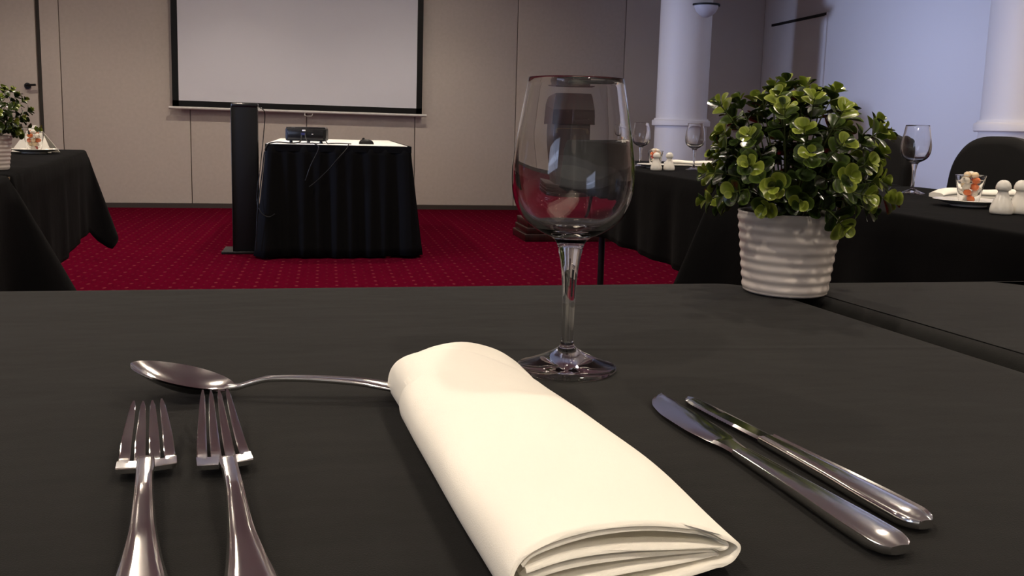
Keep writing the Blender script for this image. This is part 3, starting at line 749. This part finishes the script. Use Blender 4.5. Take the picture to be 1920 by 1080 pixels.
def small_napkin(p0, p1, z, label, w=.075, h=.026):
    a = Vector((*p0, 0)); b = Vector((*p1, 0)); ln = (b - a).length; rings = []
    sec = catmull([(-.5, .1, 0), (-.42, .0, 0), (0, .0, 0), (.42, .0, 0), (.5, .12, 0), (.48, .35, 0), (.46, .42, 0), (.50, .52, 0), (.47, .75, 0), (.30, .95, 0), (0, 1.0, 0), (-.30, .95, 0), (-.48, .70, 0), (-.49, .45, 0)], 3)
    for i in range(15):
        f = i / 14; sq = .55 + .45 * (1 - abs(2 * f - 1) ** 8)
        rings.append([(p.x * w, (f - .5) * ln, max(0, p.y) * h * sq * (1 + .08 * math.sin(9 * f)) + .0005) for p in sec])
    o = MB().loft(rings).build('rolled_napkin', 'napkin', None, angle=60)
    d = (b - a).normalized(); o.rotation_euler = (0, 0, math.atan2(-d.x, d.y)); o.location = ((a.x + b.x) / 2, (a.y + b.y) / 2, z)
    return tag(o, label, 'napkin')
small_napkin((1.56, 3.93), (1.80, 3.86), .7412, 'ivory napkin lying behind the small far glass')
small_napkin((1.62, 2.10), (1.88, 2.06), .7422, 'ivory napkin behind the right pair of shakers')
# standing folded napkin behind the left candy cup
mb = MB()
for s in (-1, 1):
    rings = []
    for i in range(9):
        f = i / 8; w = .150 * (1 - f) ** .8 + .010 * f
        y = s * .030 * (1 - f) ** 1.2
        row = [(-w / 2 + w * j / 8, y + .004 * math.sin(PI * j / 8) * s, .098 * f) for j in range(9)]
        back = [(x, y_ - s * .0018, z_) for x, y_, z_ in row]
        rings.append(row + back[::-1])
    mb.loft(rings)
o = mb.build('standing_napkin', 'napkin', None); tag_loc(o, (-1.05, 3.555, .7662), 'white napkin folded upright into a tent behind the left candy cup', 'napkin', None, R(-14))

# ------------------------------------------------------------------ chairs with black stretch covers
def chair(loc, rz, label):
    """local: the sitter faces -x (towards the table)"""
    t = thing('chair', label, 'chair', loc, rz, 'chairs in black stretch covers')
    out = []
    for i in range(41):
        f = i / 40; an = PI * f
        yy = -math.cos(an); zz = math.sin(an)
        out.append((.205 * math.copysign(abs(yy) ** .72, yy), .74 + .175 * zz ** .85))
    poly = [(-.215, .42)] + [(-.212, .6)] + out + [(.212, .6), (.215, .42)]
    rings = []
    for dx, sc in ((-.030, .93), (-.024, .975), (-.012, 1), (.012, 1), (.024, .975), (.030, .93)):
        rings.append([(dx + .10 * (z - .45) + .0, y * sc, .45 + (z - .45) * (sc if z > .45 else 1)) for y, z in poly])
    MB().loft(rings).build('back_cover', 'spandex', t)
    MB().box(-.42, .02, -.215, .215, .40, .475, .03).build('seat_cover', 'spandex', t)
    for (x, y) in ((-.40, -.19), (-.40, .19), (.01, -.19), (.01, .19)):
        MB().loft([[(x + dx * w, y + dy * w, z) for dx, dy in ((-1, -1), (1, -1), (1, 1), (-1, 1))] for z, w in ((0, .022), (.02, .024), (.25, .02), (.42, .028))]).build('leg_cover', 'spandex', t)
    sk = [[(x, y, z) for x, y in ((-.41, -.2), (.0, -.2), (.0, .2), (-.41, .2))] for z in (.41,)]
    def web(p, q, ax):
        vs = []
        for i in range(9):
            f = i / 8; x = p[0] + (q[0] - p[0]) * f; y = p[1] + (q[1] - p[1]) * f; h = .06 + .30 * math.sin(PI * f) ** .5
            vs.append([(x, y, h), (x, y, .41), (x + ax[0] * .003, y + ax[1] * .003, .41), (x + ax[0] * .003, y + ax[1] * .003, h)])
        return MB().loft(vs)
    for p, q, ax in (((-.40, -.2), (.01, -.2), (0, 1)), ((-.40, .2), (.01, .2), (0, -1)), ((-.41, -.19), (-.41, .19), (1, 0)), ((.02, -.19), (.02, .19), (-1, 0))):
        web(p, q, ax).build('skirt_web', 'spandex', t)
    return t
ch = chair((2.40, 2.84, 0), R(4), 'black covered chair near the right edge, in front of the nearest column')
copy_of(ch, (2.40, 3.53, 0), R(-3), 'black covered chair just right of the plant, partly hidden by it')

# ------------------------------------------------------------------ front of the room
# projector table: long table seen end-on, white cloth top, pleated black skirt
PT = (-.42, .56, 5.97, 7.90, .752)
t = table([(PT[0] + .06, PT[2] + .05), (PT[1] - .06, PT[2] + .05), (PT[1] - .06, PT[3] - .05), (PT[0] + .06, PT[3] - .05)], PT[4] - .002, 'long table under the projector, hidden by a black skirt')
o = tag(MB().box(-.385, .535, 5.995, 7.87, PT[4] - .004, PT[4] + .0015, .0012).build('table_topper', 'white_cloth'), 'white cloth top under the projector', 'tablecloth')
rings = []
per = []
x0, x1, y0, y1 = -.375, .545, 5.99, 7.88
def perim(n):
    pts = []; lx, ly = x1 - x0, y1 - y0; tot = 2 * (lx + ly)
    for i in range(n):
        s = tot * i / n
        if s < lx: p = (x0 + s, y0, 0, -1)
        elif s < lx + ly: p = (x1, y0 + s - lx, 1, 0)
        elif s < 2 * lx + ly: p = (x1 - (s - lx - ly), y1, 0, 1)
        else: p = (x0, y1 - (s - 2 * lx - ly), -1, 0)
        pts.append((*p, s))
    return pts
pp = perim(900); cxm, cym = (x0 + x1) / 2, (y0 + y1) / 2
for k in range(13):
    t_ = k / 12; row = []
    for x, y, nx, ny, s in pp:
        pl = math.sin(s * 2 * PI / .105 + .7 * math.sin(s * 5)) * .6 + math.sin(s * 2 * PI / .23 + 1) * .5
        off = .012 + .062 * t_ ** 1.1 + pl * (.004 + .016 * t_)
        rx, ry = (x - cxm) / (x1 - x0) * 2, (y - cym) / (y1 - y0) * 2
        cornr = max(0, abs(rx) - .9) * 10 * max(0, abs(ry) - .95) * 20
        row.append((x + nx * off + math.copysign(.03 * t_ * min(1, cornr), rx), y + ny * off + math.copysign(.03 * t_ * min(1, cornr), ry), (PT[4] - .006) * (1 - t_) + .012 * t_ + .006 * math.sin(s * 9) * t_))
    rings.append(row)
sk = thing('table_skirt', 'pleated black skirt hanging to the carpet around the projector table', 'table skirt')
o = MB().loft(rings, cap0=False, cap1=False).build('pleated_fabric', 'skirt', sk, angle=80)
m_ = o.modifiers.new('t', 'SOLIDIFY'); m_.thickness = .0015
mb = MB()
pr = [(x0 - .016, y0 - .016), (x1 + .016, y0 - .016), (x1 + .016, y1 + .016), (x0 - .016, y1 + .016)]
pi = [(x0 - .006, y0 - .006), (x1 + .006, y0 - .006), (x1 + .006, y1 + .006), (x0 - .006, y1 + .006)]
mb.loft([[(x, y, PT[4] - .045) for x, y in pr], [(x, y, PT[4] - .001) for x, y in pr], [(x, y, PT[4] - .001) for x, y in pi], [(x, y, PT[4] - .045) for x, y in pi], [(x, y, PT[4] - .045) for x, y in pr]], False, False).build('waistband', 'skirt', sk, smooth=False)
# projector
pj = thing('projector', 'black projector on the white topped table', 'projector', (-.13, 6.27, PT[4] + .002), R(-4))
MB().box(-.135, .135, -.11, .13, .016, .105, .014).build('body', 'black', pj)
MB().box(-.13, .13, -.105, .125, .098, .110, .005).build('lid', 'black_gloss', pj)
MB().box(-.118, .118, -.114, -.108, .028, .088, .002).build('port_panel', 'black_gloss', pj)
MB().box(-.030, -.002, -.117, -.113, .056, .072).build('video_port', 'navy', pj, smooth=False)
MB().box(-.022, .0, -.119, -.112, .082, .092, .002).build('badge', 'trim', pj)
MB().lathe([(0, 0), (.006, 0), (.006, .004), (0, .004)], 12, (.045, -.116, .062)).build('port', 'trim', pj)
for x, y in ((-.1, -.08), (.1, -.08), (0, .1)): MB().lathe([(0, 0), (.012, 0), (.010, .018), (0, .018)], 14, (x, y, 0)).build('foot', 'black', pj)
MB().lathe([(0, .0), (.035, .0), (.035, .03), (.028, .03), (.026, .02), (0, .02)], 24, (0, 0, 0)).build('lens', 'black_gloss', pj).matrix_basis = Matrix.Translation((-.06, .12, .06)) @ Matrix.Rotation(R(-90), 4, 'X')
ZT = PT[4] + .006
def cable(pts, r, label):
    return tag(MB().tube(catmull(pts, 8), r, 8).build('cable', 'black'), label, 'cable', 'black cables at the projector table')
cable([(-.165, 6.145, ZT + .05), (-.17, 6.08, ZT + .012), (-.22, 6.03, ZT), (-.33, 6.0, ZT + .004), (-.385, 5.95, ZT - .03), (-.41, 5.93, .56), (-.44, 5.90, .30), (-.45, 5.90, .06)], .004, 'black cable from the projector over the left end of the table')
cable([(-.14, 6.145, ZT + .062), (-.135, 6.09, ZT + .03), (-.11, 6.03, ZT + .004), (-.08, 5.975, ZT + .002), (-.05, 5.955, ZT - .03), (-.10, 5.93, .62), (-.135, 5.91, .52)], .0035, 'black cable looping from the middle of the projector over the front edge')
cable([(-.01, 6.145, ZT + .03), (.005, 6.10, ZT + .002), (.03, 6.15, ZT + .001), (.10, 6.2, ZT + .001), (.16, 6.10, ZT + .001), (.145, 5.98, ZT + .002), (.13, 5.952, ZT - .03), (.07, 5.93, .66), (.02, 5.925, .60), (-.06, 5.915, .52), (-.11, 5.90, .48)], .0035, 'black cable slanting down the front of the skirt')
cable([(-.435, 6.17, .985), (-.405, 6.19, .95), (-.415, 6.19, .80), (-.425, 6.0, .60), (-.445, 5.955, .40), (-.42, 5.92, .31), (-.37, 5.905, .28), (-.33, 5.905, .30)], .003, 'thin black cable hanging from the top of the tall pedestal')
mo = thing('computer_mouse', 'small black computer mouse on the white table top', 'mouse', (.275, 6.32, PT[4] + .002), R(20))
rings = []
for i in range(13):
    f = i / 12; a = PI * f; w = .031 * math.sin(a) ** .6 + .001; h = .040 * (math.sin(a) ** .6) * (1 - .25 * f) + .001
    rings.append([(-.052 * math.cos(a), w * math.cos(PI * j / 10), h * math.sin(PI * j / 10)) for j in range(11)])
MB().loft(rings).build('shell', 'black', mo)
MB().lathe([(0, -.004), (.009, -.004), (.009, .004), (0, .004)], 16).build('wheel', 'metal_dark', mo).matrix_basis = Matrix.Translation((-.022, 0, .036)) @ Matrix.Rotation(R(90), 4, 'X')
# tall black pedestal
pd = thing('pedestal', 'tall narrow black pedestal stand left of the projector table', 'pedestal', (-.535, 6.20, 0))
MB().box(-.083, .083, -.03, .05, .018, .99, .004).build('upright', 'black', pd)
MB().box(-.085, .087, -.034, .054, .985, 1.012, .008).build('top_cap', 'black_gloss', pd)
MB().box(-.088, -.080, -.034, .054, .018, .99, .002).build('side_trim', 'metal_dark', pd)
MB().box(-.16, .10, -.06, .20, 0, .018, .004).build('base_plate', 'metal_dark', pd)
MB().box(.084, .112, -.012, .004, .972, .986, .003).build('plug', 'trim', pd)
# lectern seen through the glass
lc = thing('lectern', 'dark mahogany lectern with a wide top and stepped base behind the glass', 'lectern', (1.905, 6.95, 0), R(0))
MB().box(-.19, .19, -.14, .20, .16, 1.0, .006).build('body', 'wood', lc)
f_ = .245; 
MB().loft([[(-.225, -.19, .935), (.225, -.19, .935), (.225, .24, .935), (-.225, .24, .935)], [(-.225, -.19, 1.05), (.225, -.19, 1.05), (.225, .24, 1.10), (-.225, .24, 1.10)], [(-.195, -.15, 1.19), (.195, -.15, 1.19), (.205, .24, 1.16), (-.205, .24, 1.16)]]).build('reading_desk', 'wood', lc, smooth=False)
MB().box(-.012, .004, -.147, -.138, .17, .93, .002).build('centre_moulding', 'wood', lc)
MB().box(-.012, .010, -.196, -.188, .94, 1.05, .002).build('desk_moulding', 'wood', lc)
for s in (-1, 1):
    mb = MB()
    mb.tube([(s * .165, -.142, .79), (s * .165, -.143, .85), (s * .155, -.143, .868), (s * .12, -.142, .872)], .003, 6)
    mb.tube([(s * .150, -.142, .80), (s * .152, -.143, .845), (s * .14, -.143, .858), (s * .11, -.142, .858)], .002, 6)
    mb.build('corner_ornament', 'gold', lc)
MB().box(-.12, .12, -.1425, -.139, .870, .874).build('gold_line', 'gold', lc, smooth=False)
for i, (w, z0, z1) in enumerate(((.365, 0, .055), (.35, .06, .105), (.34, .11, .165))):
    MB().box(-w, w, -.16 - .02 * (2 - i), .24 + .02 * (2 - i), z0, z1 + .005, .006).build('base_step', 'wood', lc)
